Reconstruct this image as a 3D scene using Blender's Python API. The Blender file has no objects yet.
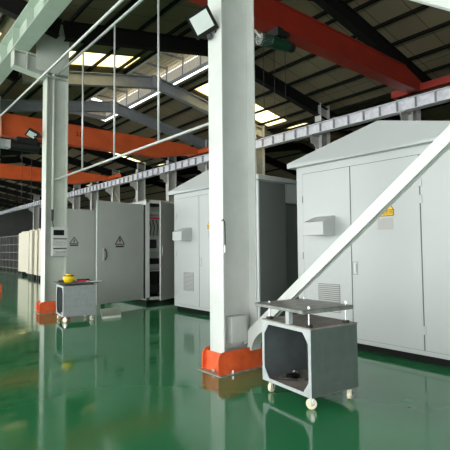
import bpy, bmesh, math, random
from mathutils import Vector, Matrix
random.seed(7)
S = bpy.context.scene
ORD = ['first','second','third','fourth','fifth','sixth','seventh','eighth','ninth','tenth','eleventh','twelfth','thirteenth','fourteenth','fifteenth','sixteenth']
COL = S.collection

# ------------------------------------------------------------------ camera
yaw, pitch, roll, F = math.radians(39.7), math.radians(2.95), math.radians(0.5), 440.0
fw = Vector((math.sin(yaw)*math.cos(pitch), math.cos(yaw)*math.cos(pitch), math.sin(pitch)))
r0 = Vector((math.cos(yaw), -math.sin(yaw), 0)); u0 = r0.cross(fw)
rt = r0*math.cos(roll) - u0*math.sin(roll); up = u0*math.cos(roll) + r0*math.sin(roll)
cd = bpy.data.cameras.new('camera'); cam = bpy.data.objects.new('camera', cd); COL.objects.link(cam)
cd.sensor_width = 36; cd.sensor_fit = 'HORIZONTAL'; cd.lens = 36*F/450; cd.clip_end = 300
M = Matrix((rt, up, -fw)).transposed().to_4x4(); M.translation = Vector((0, 0, 1.5)); cam.matrix_world = M
S.camera = cam

# ------------------------------------------------------------------ world, exposure
SKY = 5.0
w = bpy.data.worlds.new('overcast_sky'); S.world = w; w.use_nodes = True
bg = w.node_tree.nodes['Background']; bg.inputs[0].default_value = (0.975, 0.99, 0.985, 1); bg.inputs[1].default_value = SKY
S.view_settings.view_transform = 'Standard'; S.view_settings.look = 'None'
S.view_settings.exposure = 0.2; S.view_settings.gamma = 1.0; S.view_settings.use_curve_mapping = False

# ------------------------------------------------------------------ materials
def mat(name, col, rough=0.5, metal=0.0, spec=0.5, noise=0.0, nscale=6.0, bump=0.0, bscale=40.0, coat=0.0, stretch=None, col2=None):
    m = bpy.data.materials.new(name); m.use_nodes = True
    nt = m.node_tree; b = nt.nodes['Principled BSDF']
    c = (*col, 1) if len(col) == 3 else col
    b.inputs['Base Color'].default_value = c; b.inputs['Roughness'].default_value = rough
    b.inputs['Metallic'].default_value = metal; b.inputs['Specular IOR Level'].default_value = spec
    b.inputs['Coat Weight'].default_value = coat
    tc = nt.nodes.new('ShaderNodeTexCoord'); src = tc.outputs['Object']
    if stretch:
        mp = nt.nodes.new('ShaderNodeMapping'); mp.inputs['Scale'].default_value = stretch
        nt.links.new(src, mp.inputs[0]); src = mp.outputs[0]
    if noise > 0 or col2:
        n = nt.nodes.new('ShaderNodeTexNoise'); n.inputs['Scale'].default_value = nscale; n.inputs['Detail'].default_value = 6
        nt.links.new(src, n.inputs['Vector'])
        r = nt.nodes.new('ShaderNodeValToRGB')
        d = col2 if col2 else tuple(x*(1-noise) for x in col)
        e = col if col2 else tuple(min(1, x*(1+noise*0.5)) for x in col)
        r.color_ramp.elements[0].position = 0.35; r.color_ramp.elements[0].color = (*d[:3], 1)
        r.color_ramp.elements[1].position = 0.65; r.color_ramp.elements[1].color = (*e[:3], 1)
        nt.links.new(n.outputs['Fac'], r.inputs[0]); nt.links.new(r.outputs[0], b.inputs['Base Color'])
    if bump > 0:
        n2 = nt.nodes.new('ShaderNodeTexNoise'); n2.inputs['Scale'].default_value = bscale; n2.inputs['Detail'].default_value = 3
        nt.links.new(src, n2.inputs['Vector'])
        bp = nt.nodes.new('ShaderNodeBump'); bp.inputs['Strength'].default_value = bump; bp.inputs['Distance'].default_value = 0.01
        nt.links.new(n2.outputs['Fac'], bp.inputs['Height']); nt.links.new(bp.outputs[0], b.inputs['Normal'])
    return m

def floor_mat():
    m = bpy.data.materials.new('green_epoxy'); m.use_nodes = True; nt = m.node_tree; b = nt.nodes['Principled BSDF']
    tc = nt.nodes.new('ShaderNodeTexCoord')
    n = nt.nodes.new('ShaderNodeTexNoise'); n.inputs['Scale'].default_value = 0.7; n.inputs['Detail'].default_value = 8
    nt.links.new(tc.outputs['Object'], n.inputs['Vector'])
    r = nt.nodes.new('ShaderNodeValToRGB')
    r.color_ramp.elements[0].position = 0.3; r.color_ramp.elements[0].color = (0.022, 0.175, 0.066, 1)
    r.color_ramp.elements[1].position = 0.7; r.color_ramp.elements[1].color = (0.030, 0.215, 0.086, 1)
    nt.links.new(n.outputs['Fac'], r.inputs[0]); nt.links.new(r.outputs[0], b.inputs['Base Color'])
    b.inputs['IOR'].default_value = 1.62
    # scuffed streaks change only the gloss
    mp = nt.nodes.new('ShaderNodeMapping'); mp.inputs['Scale'].default_value = (1.0, 6.0, 1.0); mp.inputs['Rotation'].default_value = (0, 0, 0.6)
    nt.links.new(tc.outputs['Object'], mp.inputs[0])
    n3 = nt.nodes.new('ShaderNodeTexNoise'); n3.inputs['Scale'].default_value = 1.3; n3.inputs['Detail'].default_value = 9
    nt.links.new(mp.outputs[0], n3.inputs['Vector'])
    mr = nt.nodes.new('ShaderNodeMapRange'); mr.inputs[1].default_value = 0.35; mr.inputs[2].default_value = 0.7
    mr.inputs[3].default_value = 0.045; mr.inputs[4].default_value = 0.14
    nt.links.new(n3.outputs['Fac'], mr.inputs[0]); nt.links.new(mr.outputs[0], b.inputs['Roughness'])
    n2 = nt.nodes.new('ShaderNodeTexNoise'); n2.inputs['Scale'].default_value = 2.2; n2.inputs['Detail'].default_value = 2
    nt.links.new(tc.outputs['Object'], n2.inputs['Vector'])
    bp = nt.nodes.new('ShaderNodeBump'); bp.inputs['Strength'].default_value = 0.2; bp.inputs['Distance'].default_value = 0.008
    nt.links.new(n2.outputs['Fac'], bp.inputs['Height']); nt.links.new(bp.outputs[0], b.inputs['Normal'])
    return m

def roof_mat():
    m = bpy.data.materials.new('roof_lining'); m.use_nodes = True; nt = m.node_tree; b = nt.nodes['Principled BSDF']
    tc = nt.nodes.new('ShaderNodeTexCoord'); w_ = nt.nodes.new('ShaderNodeTexBrick')
    w_.inputs['Scale'].default_value = 1.0; w_.inputs['Brick Width'].default_value = 1.2; w_.inputs['Row Height'].default_value = 0.9
    w_.inputs['Mortar Size'].default_value = 0.015; w_.offset = 0.0
    w_.inputs['Color1'].default_value = (0.25, 0.205, 0.125, 1); w_.inputs['Color2'].default_value = (0.22, 0.18, 0.11, 1)
    w_.inputs['Mortar'].default_value = (0.09, 0.08, 0.06, 1)
    nt.links.new(tc.outputs['Object'], w_.inputs['Vector']); nt.links.new(w_.outputs['Color'], b.inputs['Base Color'])
    b.inputs['Roughness'].default_value = 0.8
    return m

def translucent_mat(name, col, tf):
    m = bpy.data.materials.new(name); m.use_nodes = True; nt = m.node_tree
    for n in list(nt.nodes): nt.nodes.remove(n)
    o = nt.nodes.new('ShaderNodeOutputMaterial'); mx = nt.nodes.new('ShaderNodeMixShader')
    a = nt.nodes.new('ShaderNodeBsdfTranslucent'); a.inputs[0].default_value = (*col, 1)
    t = nt.nodes.new('ShaderNodeBsdfTransparent'); t.inputs[0].default_value = (*col, 1)
    mx.inputs[0].default_value = tf
    nt.links.new(a.outputs[0], mx.inputs[1]); nt.links.new(t.outputs[0], mx.inputs[2]); nt.links.new(mx.outputs[0], o.inputs[0])
    return m

MT = dict(
    floor=floor_mat(), roof=roof_mat(),
    column=mat('column_paint', (0.57, 0.60, 0.57), 0.38, noise=0.07, nscale=3, bump=0.12, bscale=60),
    column_left=mat('grey_green_column_paint', (0.50, 0.54, 0.48), 0.4, noise=0.08, nscale=3),
    greenbeam=mat('pale_green_beam_paint', (0.42, 0.50, 0.42), 0.4, noise=0.06, nscale=3),
    silver=mat('pale_silver_paint', (0.80, 0.81, 0.86), 0.4, noise=0.12, nscale=8),
    stiff=mat('silver_stiffener_paint', (0.40, 0.41, 0.44), 0.5),
    farcol=mat('far_column_paint', (0.58, 0.58, 0.56), 0.5, noise=0.1),
    kiosk=mat('kiosk_light_grey', (0.46, 0.49, 0.485), 0.33, noise=0.025, nscale=1.2),
    kioskroof=mat('kiosk_roof_grey', (0.46, 0.49, 0.485), 0.28, noise=0.02, nscale=1.5),
    hood=mat('hood_light_grey', (0.48, 0.50, 0.49), 0.35),
    seam=mat('seam_dark', (0.10, 0.11, 0.11), 0.7),
    black=mat('black_base', (0.010, 0.011, 0.010), 0.8, spec=0.1),
    darkgrey=mat('dark_grey_panel', (0.13, 0.145, 0.135), 0.5),
    greydoor=mat('grey_green_door', (0.43, 0.46, 0.43), 0.45, noise=0.04, nscale=2),
    orange=mat('orange_guard_paint', (0.80, 0.125, 0.03), 0.45, col2=(0.62, 0.08, 0.02), nscale=7),
    crane=mat('red_crane_paint', (0.33, 0.026, 0.012), 0.5, noise=0.15, nscale=2),
    craneo=mat('orange_crane_paint', (0.72, 0.12, 0.03), 0.5, noise=0.12, nscale=2),
    rafter_shade=mat('rafter_shade_tone', (0.012, 0.012, 0.011), 0.8, spec=0.12),  # shaded copy of the rafter paint, the darkness put into the colour
    rafter_lit=mat('rafter_lit_tone', (0.26, 0.28, 0.31), 0.5, noise=0.1),  # lit copy of the same rafter paint, ventilator light put into the colour
    purlin=mat('dark_purlin', (0.010, 0.0095, 0.008), 0.85, spec=0.1),
    pipe=mat('galvanised_pipe', (0.50, 0.52, 0.50), 0.35, metal=0.2),
    conduit=mat('cream_conduit', (0.66, 0.67, 0.60), 0.45),
    steel=mat('cart_steel', (0.115, 0.15, 0.135), 0.42, metal=0.15, noise=0.12, nscale=9),
    steelin=mat('cart_inner_steel', (0.09, 0.11, 0.11), 0.5, noise=0.15, nscale=7),
    steelm=mat('small_cart_steel', (0.27, 0.30, 0.30), 0.4, metal=0.1, noise=0.1, nscale=14),
    steell=mat('cart_frame_light', (0.44, 0.48, 0.48), 0.4, metal=0.1, noise=0.1, nscale=14),
    carttop=mat('worn_brown_top', (0.30, 0.27, 0.24), 0.6, noise=0.25, nscale=10),
    tray=mat('worn_grey_tray', (0.24, 0.25, 0.23), 0.45, noise=0.3, nscale=14, metal=0.1),
    cream=mat('cream_castor_wheel', (0.80, 0.74, 0.55), 0.4),
    chrome=mat('bright_steel', (0.70, 0.72, 0.72), 0.25, metal=0.9),
    rubber=mat('black_rubber', (0.015, 0.015, 0.015), 0.5),
    yellow=mat('yellow_plastic', (0.90, 0.62, 0.01), 0.35),
    labely=mat('warning_yellow', (0.90, 0.56, 0.03), 0.5),
    labelg=mat('label_grey', (0.40, 0.40, 0.38), 0.5),
    ink=mat('ink_black', (0.02, 0.018, 0.012), 0.6),
    red=mat('red_plastic', (0.55, 0.02, 0.04), 0.4),
    beige=mat('beige_radiator', (0.70, 0.66, 0.52), 0.5, noise=0.05),
    mesh=mat('grey_mesh_rack', (0.12, 0.13, 0.12), 0.6),
    glassw=mat('floodlight_lens', (0.45, 0.50, 0.47), 0.25),
    hoistg=mat('dark_green_hoist', (0.012, 0.06, 0.035), 0.4),
    wall=mat('wall_cladding', (0.10, 0.105, 0.10), 0.7, noise=0.1, nscale=1),
    sheet=mat('pale_sheet', (0.52, 0.58, 0.50), 0.6, noise=0.1, nscale=4),
    monitor=mat('corrugated_tan', (0.80, 0.74, 0.65), 0.6, noise=0.2, nscale=9, stretch=(1, 8, 1)),
    concrete=mat('worn_concrete', (0.30, 0.30, 0.25), 0.6, noise=0.4, nscale=9),
    skylight=translucent_mat('skylight_sheet', (0.80, 0.72, 0.48), 0.25),
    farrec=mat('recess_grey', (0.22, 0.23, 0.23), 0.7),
    wood=mat('pale_wood', (0.6, 0.45, 0.22), 0.6, noise=0.2, nscale=12),
)

# ------------------------------------------------------------------ mesh helpers
class MB:
    def __init__(s, bevel=0.0): s.bm = bmesh.new(); s.bv = bevel
    def quadbox(s, v):
        vs = [s.bm.verts.new(Vector(p)) for p in v]
        for f in ((0,1,2,3),(7,6,5,4),(0,4,5,1),(1,5,6,2),(2,6,7,3),(3,7,4,0)):
            s.bm.faces.new([vs[i] for i in f])
        return s
    def box(s, x0, x1, y0, y1, z0, z1):
        return s.quadbox([(x0,y0,z0),(x1,y0,z0),(x1,y1,z0),(x0,y1,z0),(x0,y0,z1),(x1,y0,z1),(x1,y1,z1),(x0,y1,z1)])
    def bar(s, a, b, wd, ht, upv=(0,0,1), off=(0,0)):
        a, b = Vector(a), Vector(b); d = (b-a).normalized(); side = d.cross(Vector(upv)).normalized(); u = side.cross(d)
        a = a + side*off[0] + u*off[1]; b = b + side*off[0] + u*off[1]
        o = [(-1,-1),(1,-1),(1,1),(-1,1)]
        return s.quadbox([a+side*(wd/2*i)+u*(ht/2*j) for i,j in o] + [b+side*(wd/2*i)+u*(ht/2*j) for i,j in o])
    def ibeam(s, a, b, wd, ht, tf=0.02, tw=0.015, upv=(0,0,1)):
        s.bar(a,b,wd,tf,upv,(0,ht/2-tf/2)); s.bar(a,b,wd,tf,upv,(0,-ht/2+tf/2)); s.bar(a,b,tw,ht-2*tf,upv); return s
    def cyl(s, a, b, r, n=14, r2=None):
        a, b = Vector(a), Vector(b); d = b-a; q = d.to_track_quat('Z','Y').to_matrix().to_4x4()
        m = Matrix.Translation((a+b)/2) @ q
        bmesh.ops.create_cone(s.bm, cap_ends=True, segments=n, radius1=r, radius2=r if r2 is None else r2, depth=d.length, matrix=m); return s
    def tube(s, pts, r, n=8):
        for i in range(len(pts)-1): s.cyl(pts[i], pts[i+1], r, n)
        for p in pts[1:-1]: bmesh.ops.create_uvsphere(s.bm, u_segments=n, v_segments=6, radius=r, matrix=Matrix.Translation(Vector(p)))
        return s
    def sphere(s, c, r, sc=(1,1,1), n=16):
        m = Matrix.Translation(Vector(c)) @ Matrix.Diagonal((*sc,1)); bmesh.ops.create_uvsphere(s.bm, u_segments=n, v_segments=n//2+2, radius=r, matrix=m); return s
    def prism(s, pts, ext):
        e = Vector(ext); a = [s.bm.verts.new(Vector(p)) for p in pts]; b = [s.bm.verts.new(Vector(p)+e) for p in pts]
        s.bm.faces.new(a); s.bm.faces.new(list(reversed(b))); n = len(a)
        for i in range(n): s.bm.faces.new([a[i], b[i], b[(i+1)%n], a[(i+1)%n]])
        return s
    def lathe(s, c, prof, n=24):
        rings = []
        for r, z in prof: rings.append([s.bm.verts.new(Vector(c)+Vector((r*math.cos(t*2*math.pi/n), r*math.sin(t*2*math.pi/n), z))) for t in range(n)])
        for i in range(len(rings)-1):
            for t in range(n): s.bm.faces.new([rings[i][t], rings[i][(t+1)%n], rings[i+1][(t+1)%n], rings[i+1][t]])
        s.bm.faces.new(list(reversed(rings[0]))); s.bm.faces.new(rings[-1]); return s
    def xf(s, m): s.bm.transform(m); return s
    def build(s, name, m, parent=None, smooth=False):
        bmesh.ops.recalc_face_normals(s.bm, faces=s.bm.faces[:])
        me = bpy.data.meshes.new(name); s.bm.to_mesh(me); s.bm.free()
        me.materials.append(MT[m] if isinstance(m, str) else m)
        if smooth:
            for p in me.polygons: p.use_smooth = True
        o = bpy.data.objects.new(name, me); COL.objects.link(o)
        if s.bv > 0:
            b = o.modifiers.new('bevel','BEVEL'); b.width = s.bv; b.segments = 2; b.limit_method = 'ANGLE'
        if parent: o.parent = parent
        return o

def tag(o, label=None, cat=None, group=None, kind=None):
    if label: o['label'] = label
    if cat: o['category'] = cat
    if group: o['group'] = group
    if kind: o['kind'] = kind
    return o
def thing(name, label, cat, loc=(0,0,0), rz=0.0, group=None):
    o = bpy.data.objects.new(name, None); COL.objects.link(o); o.location = loc; o.rotation_euler = (0,0,rz)
    o.empty_display_size = 0.1
    return tag(o, label, cat, group)
def struct(mb, name, m): return tag(mb.build(name, m), kind='structure')
def dup(o, parent=None):
    c = o.copy(); COL.objects.link(c); c.parent = parent
    for ch in list(o.children): dup(ch, c)
    return c
def text_mesh(name, body, size, m, loc, parent, rot, depth=0.0008):
    cu = bpy.data.curves.new(name, 'FONT'); cu.body = body; cu.size = size; cu.extrude = depth; cu.align_x = 'CENTER'; cu.align_y = 'CENTER'
    t = bpy.data.objects.new(name, cu); COL.objects.link(t); bpy.context.view_layer.update()
    me = bpy.data.meshes.new_from_object(t.evaluated_get(bpy.context.evaluated_depsgraph_get()))
    bpy.data.objects.remove(t); me.materials.clear(); me.materials.append(MT[m]); me.name = name
    o = bpy.data.objects.new(name, me); COL.objects.link(o); o.parent = parent; o.location = loc; o.rotation_euler = rot
    return o
ROT_NX = (math.pi/2, 0, -math.pi/2)     # lettering on a face that looks towards -X
ROT_NY = (math.pi/2, 0, 0)              # lettering on a face that looks towards -Y

# ------------------------------------------------------------------ shell
XR, ZR, SL = 8.3, 8.05, 0.19            # ridge of the middle bay
XV0, XV1 = 3.6, 14.4                    # valleys
YN, YF = -6.0, 64.0
def rz_(x): 
    if x < XV0: return ZR - SL*(XR-XV0) + SL*min(XV0-x, (x+8.5) if x < -2.4 else 99)
    if x > XV1: return ZR - SL*(XV1-XR) + SL*min(x-XV1, 26.6-x)
    return ZR - SL*abs(x-XR)
XB = [-8.4, -2.4, XV0, XR, XV1, 20.5, 26.6]
sk_rows = [(12.7, 13.85), (24.8, 25.6), (36.8, 37.6), (48.8, 49.6)]
MON = (7.25, 9.35, 11.4, 20.6)          # roof ridge opening
struct(MB().box(-9, 27, YN-.1, YF, -0.2, 0), 'floor', 'floor')
# roof sheets, with real gaps where the skylights and ridge opening are
rf = MB()
def roof_piece(mb, xa, xb, ya, yb, t=0.05):
    za, zb = rz_(xa), rz_(xb)
    mb.quadbox([(xa,ya,za),(xb,ya,zb),(xb,yb,zb),(xa,yb,za),(xa,ya,za+t),(xb,ya,zb+t),(xb,yb,zb+t),(xa,yb,za+t)])
sk_x = {0: None, 1: (-1.6, 2.8), 2: (4.2, 7.0), 3: (9.9, 14.1), 4: (15.2, 19.6), 5: None}  # near-bay strips are out of view, added to let in more light
for i in range(6):
    xa, xb = XB[i], XB[i+1]
    ys = [YN-.1]
    for a, b in sk_rows: ys += [a, b]
    ys.append(YF)
    xs = sorted(set([xa, xb] + ([MON[0]] if i == 2 else []) + ([MON[1]] if i == 3 else []) + (list(sk_x[i]) if sk_x[i] else [])))
    for j in range(len(xs)-1):
        for k in range(len(ys)-1):
            cx = (xs[j]+xs[j+1])/2
            inrow = k % 2 == 1
            if inrow and sk_x[i] and sk_x[i][0] < cx < sk_x[i][1]: continue
            segs = [(ys[k], ys[k+1])]
            if MON[0] < cx < MON[1]:
                n = []
                for a, b in segs:
                    if b <= MON[2] or a >= MON[3]: n.append((a,b)); continue
                    if a < MON[2]: n.append((a, MON[2]))
                    if b > MON[3]: n.append((MON[3], b))
                segs = n
            for a, b in segs: roof_piece(rf, xs[j], xs[j+1], a, b)
struct(rf, 'ceiling', 'roof')
struct(MB().box(-9, 27, YF, YF+.2, 0, 9), 'wall_far', 'wall')
struct(MB().box(1.5, 27, YN-.3, YN-.1, 0, 9).box(-9, 1.5, YN-.3, YN-.1, 4.2, 9), 'wall_near', 'wall')   # added unseen gap, sized to let sky brighten the -Y faces
struct(MB().box(26.6, 26.8, YN-.1, YF, 0, 9), 'wall_right', 'wall')
# camera-side wall: low sill and head, one long open gateway band between them
struct(MB().box(-8.6, -8.4, YN-.1, YF, 6.6, 8), 'wall_left', 'wall')

# skylight sheets
n = 0
for (a, b) in sk_rows:
    for i, sx in sk_x.items():
        if not sx: continue
        where = {1: 'added for light over the near bay', 2: 'on the left slope of the middle bay', 3: 'on the right slope of the middle bay', 4: 'over the far bay'}[i]
        rank = ['nearest', 'second', 'third', 'farthest'][sk_rows.index((a, b))]
        m_ = MB(); za, zb = rz_(sx[0])+.02, rz_(sx[1])+.02
        m_.quadbox([(sx[0],a,za),(sx[1],a,zb),(sx[1],b,zb),(sx[0],b,za),(sx[0],a,za+.01),(sx[1],a,zb+.01),(sx[1],b,zb+.01),(sx[0],b,za+.01)])
        tag(m_.build('skylight_strip', 'skylight'), f'glowing cream skylight strip {where}, {rank} of its row', 'skylight', 'skylight strips in the roof')

# ridge ventilator
t = thing('ridge_ventilator', 'raised tan corrugated ridge ventilator glowing over the roof ridge opening', 'ventilator', (XR, MON[2], 8.1))
mr = MB(); hw = (MON[1]-MON[0])/2+.35; L = MON[3]-MON[2]
for sgn in (-1, 1):
    mr.quadbox([(0,0,.95),(sgn*hw,0,.70),(sgn*hw,L,.70),(0,L,.95),(0,0,.98),(sgn*hw,0,.73),(sgn*hw,L,.73),(0,L,.98)])
for k in range(-9, 10):
    x = k*hw/9.5; mr.bar((x,0,.93-.25*abs(x)/hw),(x,L,.93-.25*abs(x)/hw),.05,.05)
mr.build('corrugated_cover', 'monitor', t)
sd = MB()
for sx in (MON[0]-XR, MON[1]-XR): sd.box(sx-.01,sx+.01,0,L,-.1,.42)
for y in (0, L): sd.box(MON[0]-XR,MON[1]-XR,y-.01,y+.01,-.1,.75)
sd.build('side_cladding','monitor',t)
fr = MB()
for sx in (MON[0]-XR, MON[1]-XR):
    fr.bar((sx,0,-.05),(sx,L,-.05),.06,.12)
    for k in range(9): fr.bar((sx,L*k/8,-.1),(sx,L*k/8,.75),.06,.06,(0,1,0))
for y in (0, L): fr.bar((MON[0]-XR,y,-.05),(MON[1]-XR,y,-.05),.06,.2)
for k in range(1,8): fr.bar((-hw+.3,L*k/8,.62),(hw-.3,L*k/8,.62),.05,.07)
fr.build('frame', 'rafter_lit', t)
MB().bar((-.05,0,.55),(-.05,L,.55),.11,.08).build('ridge_rail', 'silver', t)

# ------------------------------------------------------------------ rafters and purlins
ry = [3.3, 6.45] + [3.3 + 3.55*k for k in range(2, 16)]
for k, y in enumerate(ry):
    grey = k in (3, 4)  # rafters below the ridge opening take the lit copy
    m_ = 'rafter_lit' if grey else 'rafter_shade'
    r = MB()
    for xa, xb in ((XV0+.05, XR), (XR, XV1-.05)):
        d = -.42
        r.ibeam((xa,y,rz_(xa)+d),(xb,y,rz_(xb)+d), .22, .42)
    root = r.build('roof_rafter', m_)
    lab = '%s rafter across the middle bay, %s one counting away from the camera' % ('lit-toned grey pitched' if grey else 'shade-toned black pitched', ORD[k])
    tag(root, lab, 'rafter', 'rafters of the middle bay')
    if k in (2,3,4):
        g = MB(); g.box(XR-.16, XR+.16, y-.13, y+.13, rz_(XR)-.66, rz_(XR)-.2)
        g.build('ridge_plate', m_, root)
for k, y in enumerate(ry[:10]):
    for (xa, xm, xb, nm) in ((XV1+.05, 20.5, 26.5, 'far'), (-8.2, -2.4, XV0-.05, 'near')):
        r = MB()
        r.ibeam((xa,y,rz_(xa)-.42),(xm,y,rz_(xm)-.42), .22, .42); r.ibeam((xm,y,rz_(xm)-.42),(xb,y,rz_(xb)-.42), .22, .42)
        tag(r.build('roof_rafter', 'rafter_shade'), f'shade-toned black rafter across the {nm} bay, {ORD[k]} one counting away from the camera', 'rafter', f'rafters of the {nm} bay')
def purlin(x, bay, i):
    z = rz_(x)-.10
    m_ = MB(); y1 = YF-.1
    segs = [(YN, y1)]
    if MON[0] < x < MON[1]: segs = [(YN, MON[2]-.1), (MON[3]+.1, y1)]
    for a, b in segs:
        m_.bar((x,a,z+.05),(x,b,z+.05),.055,.09)
    tag(m_.build('roof_purlin', 'purlin'), f'dark purlin under the {bay} roof, {ORD[i-1]} from its left edge', 'purlin', f'purlins of the {bay}')
for i, x in enumerate([3.9,4.85,5.8,6.75,7.15,8.3,9.45,9.85,10.8,11.75,12.7,13.65,14.3]): purlin(x, 'middle bay', i+1)
for i, x in enumerate([-1.2,.2,1.5,2.6,3.3]): purlin(x, 'near bay', i+1)
for i, x in enumerate([15.5,17.2,18.8,20.5,22.2,24.]): purlin(x, 'far bay', i+1)
fb = 0
for k in (1,2,3):
    for x in (4.85, 6.75, 10.8, 12.7):
        y = ry[k]
        m_ = MB().bar((x, y, rz_(x)-.6),(x, y+.55, rz_(x)-.16),.04,.04)
        tag(m_.build('fly_brace','rafter_shade'), 'thin black fly brace on the %s middle rafter at %s' % (['second','third','fourth'][k-1], {4.85:'its left foot',6.75:'its left upper part',10.8:'its right upper part',12.7:'its right foot'}[x]), 'brace', 'fly braces')

# ------------------------------------------------------------------ columns
def h_column(x0, x1, yc, wf, z0, z1, m, label, name='steel_column', group=None):
    t = thing(name, label, 'column', ((x0+x1)/2, yc, z0), 0, group)
    h = z1-z0; d = (x1-x0)/2; tf = .022
    MB(.003).box(-d, -d+tf, -wf/2, wf/2, 0, h).build('flange', m, t)
    MB(.003).box(d-tf, d, -wf/2, wf/2, 0, h).build('flange', m, t)
    MB().box(-d+tf, d-tf, -.008, .008, 0, h).build('web', m, t)
    return t
def guard(t, d, z, yo=0.0, ln=.62):
    """orange U-shaped bumper round a column foot; local to the column empty"""
    R = .09
    def plate(y, x0, x1):
        pts = [(x0, y, 0)] + [(x0+R-R*math.cos(a*math.pi/16), y, z-R+R*math.sin(a*math.pi/16)) for a in range(0,9)] + [(x1, y, z), (x1, y, 0)]
        return MB(.003).prism(pts, (0, .014, 0))
    plate(-.175, -d-.12, ln).build('guard_plate', 'orange', t); plate(.20, -d-.07, ln).build('guard_plate', 'orange', t)
    MB(.003).box(-d-.022, -d-.004, -.165, .205, 0.0, z-.03).build('guard_plate', 'orange', t)

mc = h_column(3.36, 3.92, 4.22, .27, 0, 7.0, 'column', 'large white steel column with orange foot guard beside the grey tray cart')
guard(mc, .28, .27, ln=.46)
bp = MB(.004).box(-.40, .50, -.22, .25, 0, .012); bp.build('base_plate', 'concrete', mc)
for (x,y) in ((-.33,-.13),(-.20,-.197),(-.33,.0),(.30,-.197)):
    MB().cyl((x,y,.01),(x,y,.05),.016,6).build('anchor_bolt', 'chrome', mc)
MB(.004).box(-.15,.10,-.13,-.008,.34,.66).build('stiffener_box','column',mc)
MB().tube([(-.275,-.10,1.82),(-.285,-.145,1.84),(-.262,-.15,1.80),(-.262,-.15,1.50)],.006).build('hook_bolt','purlin',mc)
MB().cyl((-.262,-.15,1.44),(-.262,-.15,1.53),.014).build('hook_nut','pipe',mc)

# diagonal brace of the near row
def diag(label, loc, b):
    t = thing('diagonal_brace', label, 'brace', loc)
    a = Vector((0,0,0)); b = Vector(b); dr = (b-a).normalized(); upn = dr.cross(Vector((1,0,0)))
    if upn.z < 0: upn = -upn
    for sx in (-.04, .04): MB(.002).bar(a, b, .012, .112, upn).xf(Matrix.Translation((sx,0,0))).build('flange','column',t)
    MB().bar(a, b, .075, .012, upn).build('web','column',t)
    return t
t = diag('white steel diagonal brace rising right from the foot of the large white column', (3.80, 4.20, .315), (0,-4.04,3.275))
g = MB(.002)
oc = [(0, -.42+.42*math.cos(math.radians(5+i*9)), -.20+.40*math.sin(math.radians(5+i*9))) for i in range(9)]
ic = [(0, -.42+.34*math.cos(math.radians(5+i*9)), -.20+.31*math.sin(math.radians(5+i*9))) for i in range(8,-1,-1)]
g.prism([(-.06,p[1]-.10,p[2]+.09) for p in oc+ic],(.16,0,0)); g.build('curved_gusset','column',t)
diag('white steel diagonal brace cutting the top right corner of the photo', (3.80, 4.16, 5.46), (0,-4.0,-2.93))
lc = h_column(3.36, 3.88, 10.84, .30, 0, 7.05, 'column_left', 'grey-green steel column with a control box and conduit, behind the small cart')
guard(lc, .26, .27, ln=.35)
MB(.004).box(-.38,.5,-.22,.25,0,.012).build('base_plate','concrete',lc)
MB().box(-.52,.262,-.16,-.145,5.75,7.02).build('haunch_plate','column_left',lc)
MB().box(-.24,.25,-.15,.15,6.30,6.33).build('stiffener_plate','column_left',lc)
MB().box(-.24,.25,-.15,.15,5.66,5.69).build('stiffener_plate','column_left',lc)
# corbel under the crane beam
cb = MB(.002)
cb.box(-1.00,-.26,-.14,.14,6.10,6.125)
cb.box(-1.00,-.26,-.008,.008,5.70,6.11)
cb.prism([(-1.0,-.14,5.74),(-.26,-.14,5.62),(-.26,-.14,5.645),(-1.0,-.14,5.765)],(0,.28,0))
cb.box(-1.0,-.985,-.14,.14,5.74,6.11); cb.box(-.72,-.705,-.14,.14,5.72,6.11)
cb.build('corbel','column_left',lc)

fl = h_column(3.36, 3.80, 17.35, .28, 0, 7.05, 'column_left', 'far steel column half cut by the left edge of the photo')
guard(fl, .24, .27, ln=.35)
h_column(3.36, 3.86, 23.9, .27, 0, 7.05, 'column_left', 'steel column of the near row, far down the hall beyond the left edge')

# crane beam on the corbel (pale green)
t = thing('crane_beam', 'pale green plate girder crossing the top left corner on a column corbel', 'beam', (2.76, 10.84, 6.13))
y0, y1 = -9.5, 20
gb = MB(.002)
gb.box(-.17,.17,y0,y1,0,.018); gb.box(-.16,.16,y0,y1,.55,.57); gb.box(-.008,.008,y0,y1,.018,.55)
gb.build('plate_girder','greenbeam',t)
for k in range(26):
    y = y0+.5+k*1.12
    MB().box(-.15,.15,y,y+.012,.018,.55).build('stiffener','greenbeam',t)
MB().box(-.035,.035,y0,y1,.57,.66).build('rail','purlin',t)
MB(.002).box(-.17,.17,-.16,.16,-.005,.0).build('bearing_plate','greenbeam',t)

# far crane beam
t = thing('crane_beam', 'long white stiffened crane beam running behind the kiosks on the far columns', 'beam', (12.95, 0, 5.68))
gb = MB(.002); y0, y1 = -4, 62
gb.box(-.14,.14,y0,y1,0,.018); gb.box(-.14,.14,y0,y1,.35,.37); gb.box(-.006,.006,y0,y1,.018,.35)
gb.build('plate_girder','silver',t)
for k in range(100):
    y = 2.2+k*.6
    MB().box(-.11,-.006,y,y+.018,.018,.35).build('stiffener','stiff',t)
MB().box(-.03,.03,y0,y1,.37,.44).build('rail','purlin',t)

# far row columns with brackets
names = ['nearest','second','third','fourth','fifth','sixth','seventh','eighth','ninth','tenth','eleventh','twelfth']
for k in range(12):
    y = 6.85+3.55*k
    c = h_column(13.27, 13.80, y, .30, 0, rz_(13.5)-.12, 'farcol', 'pale steel column of the far row under the white crane beam, %s from the camera' % names[k], group='far row columns')
    br = MB(); zb = 5.66
    br.box(-.72,-.2,-.11,.11,zb-.02,zb); br.box(-.72,-.2,-.006,.006,zb-.3,zb-.02)
    br.bar((-.70,0,zb-.06),(-.2,0,zb-.52),.18,.02,(0,1,0)).build('bracket','farcol',c)
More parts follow.
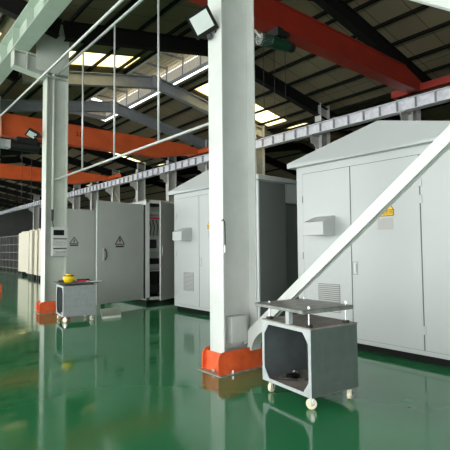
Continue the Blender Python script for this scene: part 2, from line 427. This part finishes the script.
# tie rods
for (ya, yb, lb) in ((24.6, 28.15, 'rising to the left'), (28.15, 24.6, 'rising to the right')):
    xo = 13.42 if ya < yb else 13.60; s0, s1 = (ya+.005, yb-.005) if ya < yb else (ya-.005, yb+.005)
    m_ = MB().cyl((xo,s0,2.2),(xo,s1,5.5),.025,8)
    tag(m_.build('tie_rod','farcol'), f'thin white cross tie rod {lb} between far row columns', 'tie rod')

# ------------------------------------------------------------------ overhead cranes
def crane(y, x0, zb, h, wd, m, label, belly=0.0, sub=True):
    t = thing('overhead_crane', label, 'crane', (13.0, y, zb))
    g = MB(.006); xl = x0-13.0; hh = h
    prof = [(xl,-belly),(-2.4,-belly),(-1.1,-belly*.35),(-.15,.03),(.02,.03),(.02,h*.55),(-.9,h),(xl,h)]
    g.prism([(px,-wd/2,pz) for px,pz in prof],(0,wd,0)); g.build('girder',m,t)
    MB(.004).box(xl,-1.0,-wd/2-.05,-wd/2,h-.03,h).build('top_flange',m,t)
    MB(.004).bar((xl,-wd/2-.004,-belly+h*.42),(-.8,-wd/2-.004,h*.42),.01,.02).build('side_rib',m,t)
    MB(.006).box(-.16,.10,-1.6,.75,.03,.24).build('end_carriage',m,t)
    for yy in (-1.35,.55): MB().cyl((-.05,yy,.075),(.05,yy,.075),.085,16).build('wheel','purlin',t)
    return t
c1 = crane(6.42, 3.9, 6.14, .56, .36, 'crane', 'dark red overhead crane girder crossing the upper right of the hall')
c2 = crane(17.7, 3.9, 6.14, .40, .40, 'craneo', 'orange overhead crane girder behind the grey-green column, second from the camera', belly=.42)
c3 = crane(28.0, 3.9, 6.14, .35, .40, 'craneo', 'far orange overhead crane girder, third from the camera', belly=.45)
text_mesh('load_mark', 'LD', .26, 'purlin', (-6.15, -.203, .05), c2, ROT_NY)

# hoist under the red girder
t = thing('wire_rope_hoist', 'dark green hoist motor hanging under the red crane girder', 'hoist', (6.65, 6.35, 6.14))
MB(.01).cyl((-.10,0,-.30),(.42,0,-.26),.13,20).build('motor','hoistg',t)
MB(.01).cyl((.42,0,-.26),(.60,0,-.25),.105,20).build('motor_cover','rubber',t)
MB(.01).box(-.02,.16,-.16,.16,-.20,.0).build('trolley','rubber',t)
MB(.005).box(.22,.42,-.10,.10,-.09,.03).build('trolley','rubber',t)
gr = MB().cyl((-.42,0,-.34),(-.10,0,-.30),.12,20); gr.build('drum','chrome',t)
for k in range(5): MB().cyl((-.10-.06*k,0,-.30-.008*k),(-.12-.06*k,0,-.30-.008*k),.135,20).build('drum_ring','hoistg',t)
MB().tube([(-.42,-.02,-.30),(-.56,-.02,-.22),(-.62,-.02,-.30),(-.6,-.02,-.42)],.022).build('cable_loop','conduit',t)
for px in (-.30,.02,.36): MB().cyl((px,0,-1.9),(px,0,-.35),.006,6).build('hoist_rope','rubber',t)
# hoist on the second crane, left of the column
t = thing('wire_rope_hoist', 'black hoist trolley hanging under the second orange crane, left of the grey-green column', 'hoist', (4.75, 17.6, 5.72))
MB(.02).cyl((-.55,0,-.30),(.5,0,-.30),.20,18).build('drum','rubber',t)
MB(.02).box(-.35,.40,-.22,.22,-.22,.0).build('trolley','rubber',t)
MB(.01).box(-.9,-.55,-.18,.18,-.46,-.16).build('motor_cover','silver',t)
for px in (-.1,.25): MB().cyl((px,0,-2.4),(px,0,-.4),.01,6).build('hoist_rope','rubber',t)

# ------------------------------------------------------------------ pipes and hangers between the near columns
def ptag(pts, r, label, name='conduit_pipe', m='pipe', cat='pipe', group=None):
    return tag(MB().tube(pts, r, 10).build(name, m, None, True), label, cat, group)
ptag([(3.22,24,5.60),(3.22,-2,5.58)], .028, 'upper grey pipe running in front of the columns below the green beam')
ptag([(3.58,10.66,5.73),(3.58,4.36,5.71)], .028, 'grey top pipe between the two columns carrying the vertical hanger rods')
ptag([(3.58,10.80,3.17),(3.58,4.3,3.17)], .022, 'grey lower pipe between the two columns below the hanger rods')
for y, w_ in ((9.02,'left'),(7.50,'middle'),(5.93,'right')):
    ptag([(3.58,y,3.18),(3.58,y,5.70)], .018, f'thin vertical hanger rod between the upper and lower pipes, {w_} of three', 'hanger_rod', cat='rod', group='hanger rods')
t = thing('conduit_run', 'cream cable conduit running down the face of the grey-green column', 'conduit', (3.56, 10.74, 2.3))
MB().tube([(-.02,0,.15),(-.02,0,3.3),(-.05,-.02,3.6),(-.05,-.02,3.95),(-.20,0,4.15)],.030,10).build('pipe','conduit',t,True)
MB().cyl((-.02,0,-.12),(-.02,0,.15),.028).build('connector','rubber',t)
MB().tube([(-.02,0,-.12),(0,.0,-.22),(.02,0,-.28)],.012).build('cable','rubber',t)
for z in (.9,2.2): MB().box(-.05,.01,.0,.03,z,z+.03).build('clip','chrome',t)

# control box on the column
t = thing('control_box', 'grey three-tier control box mounted on the face of the grey-green column', 'control box', (3.70, 10.74, 1.33))
MB(.006).box(-.19,.19,-.06,.08,0,.70).build('case','column',t)
for z, h in ((.03,.17),(.26,.17)):
    s_ = MB(.004).box(-.165,.165,-.085,-.06,z,z+h).build('drawer','pipe',t)
    MB().box(-.16,.16,-.09,-.084,z+h-.025,z+h).build('slot','rubber',s_)
    MB().box(-.10,.12,-.10,-.085,z+.06,z+.085).build('handle','chrome',s_)
MB(.003).box(-.15,.10,-.072,-.058,.50,.63).build('display','black',t)

# floodlights
def floodlight(loc, size, aim, rollz, label):
    t = thing('floodlight', label, 'floodlight', loc)
    d = Vector(aim).normalized(); q = d.to_track_quat('-Y','Z').to_matrix().to_4x4() @ Matrix.Rotation(rollz,4,'Y')
    s = size/2
    MB(.008).box(-s,s,-.02,.03,-s*.95,s*.95).xf(q).build('housing','rubber',t)
    f = MB(.004)
    f.box(-s,s,-.03,-.02,-s*.95,-s*.66).box(-s,s,-.03,-.02,s*.72,s*.95).box(-s,-s*.78,-.03,-.02,-s*.66,s*.72).box(s*.78,s,-.03,-.02,-s*.66,s*.72)
    f.xf(q).build('bezel','black',t)
    MB().box(-s*.80,s*.80,-.026,-.021,-s*.74,s*.74).xf(q).build('lens','glassw',t)
    fin = MB()
    for k in range(7): fin.box(-s*.7+k*s*.23,-s*.7+k*s*.23+.008,.03,.06,-s*.6,s*.6)
    fin.xf(q).build('heat_sink','rubber',t)
    MB(.002).box(-.03,.03,-.01,.09,-s-.05,-s+.02).xf(q).build('mounting_bracket','rubber',t)
    return t
f1 = floodlight((3.20, 4.26, 4.29), .31, (-.75,-.62,-.42), math.radians(-24), 'square black floodlight on top of the large white column')
MB().tube([(.12,.0,.02),(.19,-.06,.10),(.2,-.09,.0),(.16,-.06,-.10)],.014).build('cable','rubber',f1)
MB(.003).bar((.04,0,-.05),(.17,0,-.02),.05,.03).build('mounting_arm','chrome',f1)
f2 = floodlight((3.12, 10.98, 4.27), .27, (-.40,-.35,-.85), math.radians(-40), 'small tilted floodlight on the left side of the grey-green column')
MB(.003).bar((.04,0,-.05),(.22,0,-.05),.05,.05).build('mounting_arm','rubber',f2)

# ------------------------------------------------------------------ substation kiosks
def warn_plate(parent, x, y, z, s, face='x', yellow=True, lines=True):
    """triangle warning label; face x: on a -X face, face y: on a -Y face"""
    def pt(a, b, o): return (x-o, y-a, z+b) if face == 'x' else (x+a, y-o, z+b)
    base = MB()
    e = (-.002,0,0) if face == 'x' else (0,-.002,0)
    base.prism([pt(-s*.5,s*.28,0),pt(s*.5,s*.28,0),pt(0,s*.98,0)], e)
    base.prism([pt(-s*.5,-.02*s,0),pt(s*.5,-.02*s,0),pt(s*.5,s*.30,0),pt(-s*.5,s*.30,0)], e)
    lab = base.build('warning_label', 'labely' if yellow else 'labelg', parent)
    ik = MB(); o = .003; w = s*.035
    def edge(a, b):
        a_, b_ = Vector(pt(*a, o)), Vector(pt(*b, o)); ik.bar(a_, b_, w, .001, e)
    edge((-s*.48,s*.29),(s*.48,s*.29)); edge((-s*.48,s*.29),(0,s*.95)); edge((s*.48,s*.29),(0,s*.95)); edge((-s*.48,0),(s*.48,0)); edge((-s*.48,0),(-s*.48,s*.29)); edge((s*.48,0),(s*.48,s*.29))
    # lightning bolt
    ik.prism([pt(-.02*s,s*.78,o),pt(.07*s,s*.78,o),pt(.03*s,s*.62,o),pt(.10*s,s*.62,o),pt(-.04*s,s*.36,o),pt(0,s*.54,o),pt(-.08*s,s*.54,o)], (e[0]*.5,e[1]*.5,0))
    ik.build('bolt_symbol','ink',lab)
    return lab
CH = '\u6709\u7535\u5371\u9669'
def kiosk(label, loc, length, depth, sign_y=None, annex=False):
    t = thing('substation_kiosk', label, 'kiosk', loc)       # local: far corner of the front at (0,0); body runs to y=-length, x=depth
    H0, H1 = .10, 2.82
    MB().box(.05, depth-.05, -length+.06, -.06, 0, H0).build('plinth','black',t)
    MB(.004).box(0, depth, -length, 0, H0, H1).build('body','kiosk',t)
    # roof: overhanging lip, gable with ridge across, apex pulled slightly back
    ov = .10; ex = .12; ym = -length/2; z0, z1, za = 2.815, 2.895, 3.30
    rb = MB()
    pr = [(-ov, ex, z0), (-ov, ex, z1), (-ov+.16, ym, za), (-ov, -length-ex, z1), (-ov, -length-ex, z0)]
    v = [rb.bm.verts.new(p) for p in pr]; bk = [rb.bm.verts.new((depth+ov - (.16 if i == 2 else 0), p[1], p[2])) for i, p in enumerate(pr)]
    mid = rb.bm.verts.new((-ov, ym, z0)); midb = rb.bm.verts.new((depth+ov, ym, z0))
    rb.bm.faces.new([mid, v[0], v[1], v[2]]); rb.bm.faces.new([mid, v[2], v[3], v[4]])
    rb.bm.faces.new([midb, bk[2], bk[1], bk[0]]); rb.bm.faces.new([midb, bk[4], bk[3], bk[2]])
    for i in range(4): rb.bm.faces.new([v[i], v[i+1], bk[i+1], bk[i]])
    rb.bm.faces.new([v[4], mid, midb, bk[4]]); rb.bm.faces.new([mid, v[0], bk[0], midb])
    rb.build('roof','kioskroof',t)
    # doors (leafs stand 6 mm proud, gaps between read as seams)
    seams = [-.13, -1.045, -2.10, -length+.12]
    doors = []
    MB().box(-.003,.0,seams[3],seams[0],.16,2.70).build('seam_shadow','seam',t)
    for i in range(3):
        g_ = .008
        doors.append(MB(.002).box(-.010,.0,seams[i+1]+g_,seams[i]-g_,.165,2.692).build('door','kiosk',t))
    for i, y, zs in ((0, seams[0]+.03, (.42,1.36,2.28)), (1, seams[2], (.42,2.11,2.33)), (2, seams[3]-.02, (.42,1.36,2.28))):
        for z in zs: MB(.002).box(-.020,-.006,y-.028,y+.028,z-.055,z+.055).build('hinge','kiosk',doors[i])
    # rain hood
    hy0, hy1 = -.38, -.76; p = .30
    hd = MB(.003); hd.prism([(-.01,hy0,1.98),(-p,hy0,1.88),(-p,hy0,1.68),(-.01,hy0,1.68)], (0,hy1-hy0,0))
    hd.build('rain_hood','hood',doors[0])
    # louvre
    lv = MB(); ly0, ly1 = -.43, -.82
    for k in range(14):
        z = .52+k*.030; lv.quadbox([(-.010,ly1,z),(-.010,ly0,z),(-.011,ly0,z+.010),(-.011,ly1,z+.010),(-.026,ly1,z-.006),(-.026,ly0,z-.006),(-.022,ly0,z+.004),(-.022,ly1,z+.004)])
    l_ = lv.build('louvre','hood',doors[0])
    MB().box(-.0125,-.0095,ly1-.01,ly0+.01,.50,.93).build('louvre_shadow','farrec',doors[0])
    # handle
    h_ = MB(.002).box(-.016,-.009,-1.15,-1.065,1.09,1.28).build('handle_recess','hood',doors[1])
    MB(.002).box(-.030,-.014,-1.125,-1.09,1.12,1.25).build('handle','pipe',h_)
    MB().box(-.0165,-.016,-1.15,-1.065,1.09,1.098).box(-.0165,-.016,-1.15,-1.065,1.272,1.28).box(-.0165,-.016,-1.15,-1.143,1.09,1.28).box(-.0165,-.016,-1.072,-1.065,1.09,1.28).build('handle_edge','farrec',h_)
    if sign_y is not None:
        wl = warn_plate(doors[1], -.011, sign_y, 1.92, .27)
        text_mesh('warning_text', CH, .062, 'ink', (-.0138, sign_y, 1.958), wl, ROT_NX)
        MB().box(-.013,-.010,sign_y-.115,sign_y+.115,1.73,1.885).build('info_label','labelg',doors[1])
    if annex:
        MB().box(depth, depth+1.5, -length+.12, -.3, .1, 2.82).build('rear_section','darkgrey',t)
        MB(.004).box(depth, depth+1.5, -length+.02, -length+.12, 2.42, 2.82).build('rear_lintel','kiosk',t)
        MB().box(depth-.02, depth+1.55, -length-.06, -.2, 2.82, 2.90).build('rear_roof','kioskroof',t)
        MB().box(depth+.05, depth+.075, -length+.10, -length+.12, .15, 2.2).build('door_rail','hood',t)
        MB(.004).box(depth+.02, depth+.05, -length+.06, -length+.12, 1.1, 2.1).build('door_latch','darkgrey',t)
    return t
k1 = kiosk('large light grey gable-roofed substation kiosk behind the tray cart and diagonal brace', (5.60, 4.86, 0), 2.96, 2.3, sign_y=-1.60)
k2 = kiosk('light grey gable-roofed substation kiosk left of the large white column', (5.96, 9.14, 0), 2.98, .78, sign_y=-1.50, annex=True)
# the near end of this kiosk is faced with a darker grey panel
MB(.003).box(.02,.76,-2.995,-2.98,.12,2.80).build('end_panel','darkgrey',k2)

# open kiosk
t = thing('open_kiosk', 'grey kiosk standing open with dark equipment inside, left of the gable-roofed kiosks', 'kiosk', (5.97, 10.56, 0))
W, Dp, HT = 1.05, 2.6, 2.82
MB().box(.05,W-.05,.05,Dp-.05,0,.12).build('plinth','black',t)
sh = MB(.003)
sh.box(0,.02,0,Dp,.12,HT); sh.box(W-.02,W,0,Dp,.12,HT); sh.box(0,W,Dp-.02,Dp,.12,HT); sh.box(0,W,0,Dp,HT-.02,HT); sh.box(0,W,0,Dp,.10,.12)
sh.build('shell','greydoor',t)
fr = MB(.004)
fr.box(-.01,.11,-.02,.05,.10,HT+.01); fr.box(W-.08,W,-.02,.05,.10,HT); fr.box(0,W,-.02,.05,HT-.08,HT+.01); fr.box(0,W,-.02,.05,.10,.18)
fr.build('frame','column',t)
eq = t
MB().box(.12,W-.1,.55,.58,.2,2.7).build('mounting_board','greydoor',t)
MB(.01).box(.16,.62,.30,.56,1.40,1.85).build('breaker','pipe',t)
MB(.006).box(.22,.50,.27,.30,1.5,1.75).build('breaker_face','rubber',t)
MB(.006).box(.18,.60,.26,.30,1.02,1.26).build('meter','labelg',t)
MB(.006).box(.22,.55,.22,.26,1.06,1.22).build('meter_window','black',t)
MB(.01).box(.14,.66,.20,.56,.50,.85).build('cable_tray','black',t)
MB(.006).box(.14,.64,.24,.56,.22,.48).build('terminal_block','rubber',t)
MB(.006).box(.14,.66,.16,.56,.86,.90).build('shelf','labelg',t)
MB(.006).box(.12,.66,.15,.56,2.45,2.52).build('shelf','labelg',t)
MB(.006).box(.14,.66,.13,.20,2.32,2.36).build('busbar','red',t)
for k in range(4): MB().tube([(.18+.11*k,.28,1.86),(.20+.11*k,.25,2.1),(.17+.11*k,.3,2.3)],.014).build('cable','rubber',t)
# right-hand leaf, half open
lf = MB(.004).box(-1.0,0,-.02,.02,.13,2.74).xf(Matrix.Translation((W-.02,-.06,0)) @ Matrix.Rotation(math.radians(27),4,'Z'))
lfo = lf.build('door_leaf','greydoor',t)
hp = Vector((W-.02,-.06,0)) + Matrix.Rotation(math.radians(27),3,'Z') @ Vector((-.93,-.02,1.4))
MB().box(hp.x-.008,hp.x+.008,hp.y-.02,hp.y,1.3,1.55).build('handle','silver',lfo)
# left-hand leaf, swung right round
ang = math.atan2(-.33, -1.48)
R_ = Matrix.Translation((-.02,.13,0)) @ Matrix.Rotation(ang,4,'Z')
lf2 = MB(.004).box(0,1.5,-.02,.02,.13,2.70).xf(R_).build('door_leaf','greydoor',t)
lf2['label'] = 'wide grey leaf swung open with black handle and warning plate'
def onleaf(mb, nm, m_, par=None): return mb.xf(R_).build(nm, m_, par or lf2)
onleaf(MB(.004).box(1.23,1.33,.02,.05,1.20,1.52),'handle_recess','labelg')
onleaf(MB(.004).tube([(1.30,.06,1.50),(1.26,.08,1.42),(1.25,.08,1.32),(1.29,.06,1.22)],.018),'handle','rubber')
tri = MB(); s = .30; cx, cz = .80, 1.56
tri.prism([(cx-s/2,.021,cz+.05),(cx+s/2,.021,cz+.05),(cx,.021,cz+.05+s*.72)],(0,.003,0)); tri.prism([(cx-s/2,.021,cz-.04),(cx+s/2,.021,cz-.04),(cx+s/2,.021,cz+.03),(cx-s/2,.021,cz+.03)],(0,.003,0))
wl = onleaf(tri,'warning_label','labelg')
ik = MB()
for a_, b_ in (((cx-s/2,cz+.05),(cx+s/2,cz+.05)),((cx-s/2,cz+.05),(cx,cz+.05+s*.72)),((cx+s/2,cz+.05),(cx,cz+.05+s*.72))):
    ik.bar((a_[0],.026,a_[1]),(b_[0],.026,b_[1]),.022,.002,(0,1,0))
ik.prism([(cx-.01,.025,cz+.22),(cx+.03,.025,cz+.22),(cx+.01,.025,cz+.16),(cx+.03,.025,cz+.16),(cx-.02,.025,cz+.07),(cx-.005,.025,cz+.13),(cx-.03,.025,cz+.13)],(0,.002,0))
ik.box(cx-.13,cx+.13,.024,.026,cz-.025,cz+.015)
onleaf(ik,'bolt_symbol','ink',wl)
for z in (.4,1.4,2.4): onleaf(MB().cyl((-.005,.0,z),(-.005,.0,z+.12),.018,10),'hinge','chrome')
MB().box(-.045,-.015,-.0,.04,.15,2.68).build('door_gap_seal','rubber',t)

# cabinet further back
t = thing('steel_cabinet', 'flat grey steel cabinet with small warning plate, behind the small cart', 'cabinet', (4.35, 12.6, 0))
MB().box(.05,1.15,.05,1.4,0,.12).build('plinth','black',t)
MB(.004).box(0,1.2,0,1.5,.12,2.66).build('body','greydoor',t)
dd = MB(.003).box(.02,1.02,-.015,0,.16,2.62).build('door','greydoor',t)
MB(.003).box(1.10,1.22,-.06,0,.14,2.72).build('corner_post','column',t)
MB(.003).box(1.11,1.21,-.10,-.06,1.3,1.65).build('switch_box','labelg',t)
MB(.003).box(1.12,1.20,-.10,-.06,.9,1.1).build('switch_box','kiosk',t)
tri = MB(); s = .26; cx, cz = .42, 1.62
tri.prism([(cx-s/2,-.018,cz+.04),(cx+s/2,-.018,cz+.04),(cx,-.018,cz+.04+s*.7)],(0,.003,0)); tri.box(cx-s/2,cx+s/2,-.018,-.015,cz-.04,cz+.02)
wl = tri.build('warning_label','labelg',dd)
ik = MB()
for a_, b_ in (((cx-s/2,cz+.04),(cx+s/2,cz+.04)),((cx-s/2,cz+.04),(cx,cz+.04+s*.7)),((cx+s/2,cz+.04),(cx,cz+.04+s*.7))): ik.bar((a_[0],-.020,a_[1]),(b_[0],-.020,b_[1]),.02,.002,(0,1,0))
ik.box(cx-.12,cx+.12,-.021,-.018,cz-.03,cz+.01); ik.box(cx-.015,cx+.015,-.021,-.018,cz+.07,cz+.15); ik.build('bolt_symbol','ink',wl)

# pale sheet lying on the floor below the swung leaf
tag(MB(.004).prism([(4.02,8.97,.002),(4.44,8.93,.002),(5.0,10.1,.002),(4.5,10.15,.002)],(0,0,.05)).build('floor_sheet','sheet'), 'pale flat sheet on the floor between small cart and open kiosk leaf', 'sheet')

# ------------------------------------------------------------------ tray carts
def castor(parent, x, y, rz, brake=False):
    c = thing('castor', None, None); 
    for k_ in list(c.keys()): del c[k_]
    R = Matrix.Translation((x,y,0)) @ Matrix.Rotation(rz,4,'Z')
    fk = MB(.002); fk.box(-.03,.03,-.03,.03,.108,.116); fk.box(-.012,.022,-.026,-.020,.04,.110); fk.box(-.015,.02,.020,.024,.04,.108); fk.cyl((0,0,.10),(0,0,.112),.022)
    o = fk.xf(R).build('castor','chrome',parent)
    bpy.data.objects.remove(c)
    MB(.004).cyl((0,-.018,.049),(0,.018,.049),.049,24).xf(R).build('wheel','cream',o)
    MB().cyl((0,-.026,.046),(0,.026,.046),.012,12).xf(R).build('axle','chrome',o)
    if brake: MB(.002).box(.02,.07,-.022,.022,.03,.05).xf(R).build('brake_pedal','rubber',o)
def cart(loc, rz, label, W=.62, L=.76, body='steel', full=True):
    """local: open end faces -X, plain side faces -Y; x 0..W, y 0..L"""
    t = thing('tool_cart', label, 'cart', loc, rz)
    z0, z1, th = .116, .735, .004
    MB(.002).box(0,W,0,th,z0,z1).build('side_panel',body,t)
    MB(.002).box(0,W,L-th,L,z0,z1).build('side_panel','steelin',t)
    MB(.002).box(W-th,W,0,L,z0,z1).build('back_panel','steelin',t)
    MB(.002).box(0,W,0,L,z0,z0+.012).build('floor_panel','carttop',t)
    MB(.002).box(-.004,W+.004,-.004,L+.004,z1,z1+.014).build('top_panel','carttop',t)
    f = MB(.002); b = .035
    f.box(-.004,.004,0,b,z0,z1); f.box(-.004,.004,L-b,L,z0,z1); f.box(-.004,.004,b,L-b,z1-b,z1); f.box(-.004,.004,b,L-b,z0,z0+b)
    g = .10
    for (yy,sy) in ((b,1),(L-b,-1)):
        for (zz,sz) in ((z0+b,1),(z1-b,-1)):
            f.prism([(-.004,yy,zz),(-.004,yy+sy*g*.75,zz),(-.004,yy,zz+sz*g)],(.008,0,0))
    f.build('open_frame','steell',t)
    for (x,y,r,bk) in ((.05,.06,-.5,False),(.05,L-.08,.4,False),(W-.07,.05,.5,True),(W-.07,L-.08,-.3,False)): castor(t,x,y,r,bk)
    return t
ct = cart((3.205, 2.645, 0), math.radians(-7.5), 'grey-green steel cart with open end and raised tray, in front of the large white column', W=.62, L=.735)
# screws with rubber pads carrying the tray
def jack(par, x, y, z1):
    # screw stands on the cart top and holds the tray
    o = MB().cyl((x,y,.749),(x,y,z1),.009,10).build('jack_screw','chrome',par)
    MB(.004).cyl((x,y,.749),(x,y,.772),.036,12).build('jack_foot','rubber',o)
    MB().cyl((x,y,z1-.03),(x,y,z1-.012),.017,6).build('nut','chrome',o)
tz = .918
for (x,y,q) in ((.04,.06,.03),(.52,.05,.05),(.05,.67,.02),(.54,.67,.03)): jack(ct,x,y,tz+q)
tr = MB(.003)
tr.box(-.09,.57,.0,.74,tz-.006,tz+.004).box(-.09,.57,.0,.012,tz-.035,tz+.004)
tr.box(-.09,.57,.728,.74,tz-.03,tz+.004)
tr.box(-.09,-.078,.0,.74,tz-.03,tz+.004)
tro = tr.build('tray','tray',ct)
MB(.003).box(.54,.63,.05,.70,tz-.03,tz-.008).build('tray_rail','steel',tro)
MB(.002).box(-.02,.03,.28,.33,.75,tz-.006).build('tray_leg','steell',tro)
# junk inside the cart
R_c = Matrix.Translation((3.205,2.645,0)) @ Matrix.Rotation(math.radians(-7.5),4,'Z')
def incart(mb, name, m_, label, cat, smooth=False): return tag(mb.xf(R_c).build(name, m_, None, smooth), label, cat)
incart(MB(.003).tube([(.10,.62,.143),(.16,.50,.150),(.22,.44,.146)],.013), 'hand_tool','rubber','black bent hand tool lying inside the open cart, nearest its mouth','tool')
incart(MB(.004).box(.20,.32,.52,.60,.129,.17), 'metal_block','purlin','dark metal block lying in the left part of the open cart','block')
incart(MB(.003).tube([(.30,.42,.140),(.38,.34,.158),(.46,.20,.142)],.011), 'metal_rod','rubber','black rod lying across the floor of the open cart','rod')
incart(MB(.003).cyl((.40,.14,.141),(.52,.20,.141),.012,10), 'chisel','chrome','bright steel rod lying at the right inside the open cart','rod')
incart(MB(.004).cyl((.34,.62,.129),(.34,.62,.185),.03,16), 'small_can','chrome','small bright can standing at the back of the open cart','can')

ct2 = cart((3.215, 9.04, 0), math.radians(-8), 'small grey steel cart with tools on top, beside the grey-green column', W=.66, L=.70, body='steelm')
R_d = Matrix.Translation((3.215,9.04,0)) @ Matrix.Rotation(math.radians(-8),4,'Z')
def oncart(mb, name, m_, label, cat=None, parent=None, smooth=False):
    o = mb.xf(R_d).build(name, m_, parent, smooth)
    return tag(o, label, cat) if label else o
for (x,y) in ((.05,.06),(.6,.06),(.05,.6),(.6,.6)): MB(.003).cyl((x,y,.749),(x,y,.78),.025,12).build('rubber_pad','rubber',ct2)
MB(.003).box(-.08,.72,-.02,.72,.78,.80).build('tray','steelin',ct2)
MB(.003).box(.30,.84,-.03,.20,.80,.806).build('tray_rail','tray',ct2)
y_ = oncart(MB().lathe((.14,.16,.802),[(.05,0),(.085,.01),(.11,.06),(.125,.10),(.12,.12),(.09,.135),(.05,.14),(.02,.14)]),'tape_reel','yellow','round yellow and black reel on top of the small cart','tool',None,True)
oncart(MB().cyl((.14,.16,.90),(.14,.16,.955),.095,20),'reel_cap','rubber',None,None,y_)
oncart(MB().cyl((.14,.16,.955),(.14,.16,.985),.06,20),'reel_core','yellow',None,None,y_)
r_ = oncart(MB(.004).tube([(.30,.10,.825),(.40,.16,.83),(.50,.18,.825)],.020),'pliers','red','red-handled pliers lying beside the yellow reel on the small cart','pliers')
oncart(MB(.002).tube([(.50,.18,.825),(.57,.17,.82)],.012),'jaw','chrome',None,None,r_)
oncart(MB(.004).box(.36,.60,.28,.40,.801,.85),'tool_box','purlin','low dark box at the back of the small cart top','box')
oncart(MB(.002).box(.48,.80,.02,.14,.807,.815),'steel_plate','silver','thin pale steel plate overhanging the right side of the small cart top','plate')
oncart(MB(.003).box(.0,.30,.45,.6,.801,.83),'glove','rubber','flat black glove at the far left of the small cart top','glove')
oncart(MB(.004).box(.06,.30,.06,.5,.129,.16),'wood_block','wood','pale wooden board inside the small cart','board')

# ------------------------------------------------------------------ far left: radiators and racks
t0 = None
for k, (x, y, w) in enumerate(((7.25,26.6,2.6),(6.95,25.0,.42),(6.85,24.1,.42),(6.78,23.0,.42),(6.72,22.1,.42))):
    t = thing('radiator_panel', '%s tall beige fin panel standing on the floor far left, %s' % (('broad' if k == 0 else 'narrow'), ['leftmost of the row','second from the left','third from the left','fourth from the left','rightmost of the row'][k]), 'radiator', (x,y,0), group='beige radiator panels')
    MB(.01).box(0,.45,-w/2,w/2,.22,2.45).build('fin_panel','beige',t)
    for s_ in (-1,1): MB().box(.1,.3,s_*w*.35-.04,s_*w*.35+.04,0,.22).build('foot','rubber',t)
    MB(.01).cyl((.2,-w/2,2.5),(.2,w/2,2.5),.06,12).build('header_pipe','beige',t)
def rack(x, y, L, label):
    t = thing('mesh_rack', label, 'rack', (x,y,0))
    MB().box(.3,.34,-L/2,L/2,.15,2.5).build('back_panel','purlin',t)
    g = MB()
    for z in (.2,.75,1.3,1.85,2.45): g.bar((0,-L/2,z),(0,L/2,z),.05,.06)
    g.build('shelf_rail','mesh',t)
    n = int(L/1.0)
    for k in range(n+1):
        yy = -L/2+L*k/n; MB().box(-.03,.03,yy-.03,yy+.03,0,2.5).build('upright','mesh',t)
    m2 = MB()
    for k in range(int(L/.12)): m2.bar((0.02,-L/2+.12*k,.2),(0.02,-L/2+.12*k,2.45),.012,.012,(0,1,0))
    m2.build('wire_mesh','mesh',t)
rack(8.4, 36, 9, 'dark wire mesh rack at the far left edge behind the beige panels')
rack(7.5, 20.2, 3.6, 'dark wire mesh rack between the beige panels and the grey-green column')
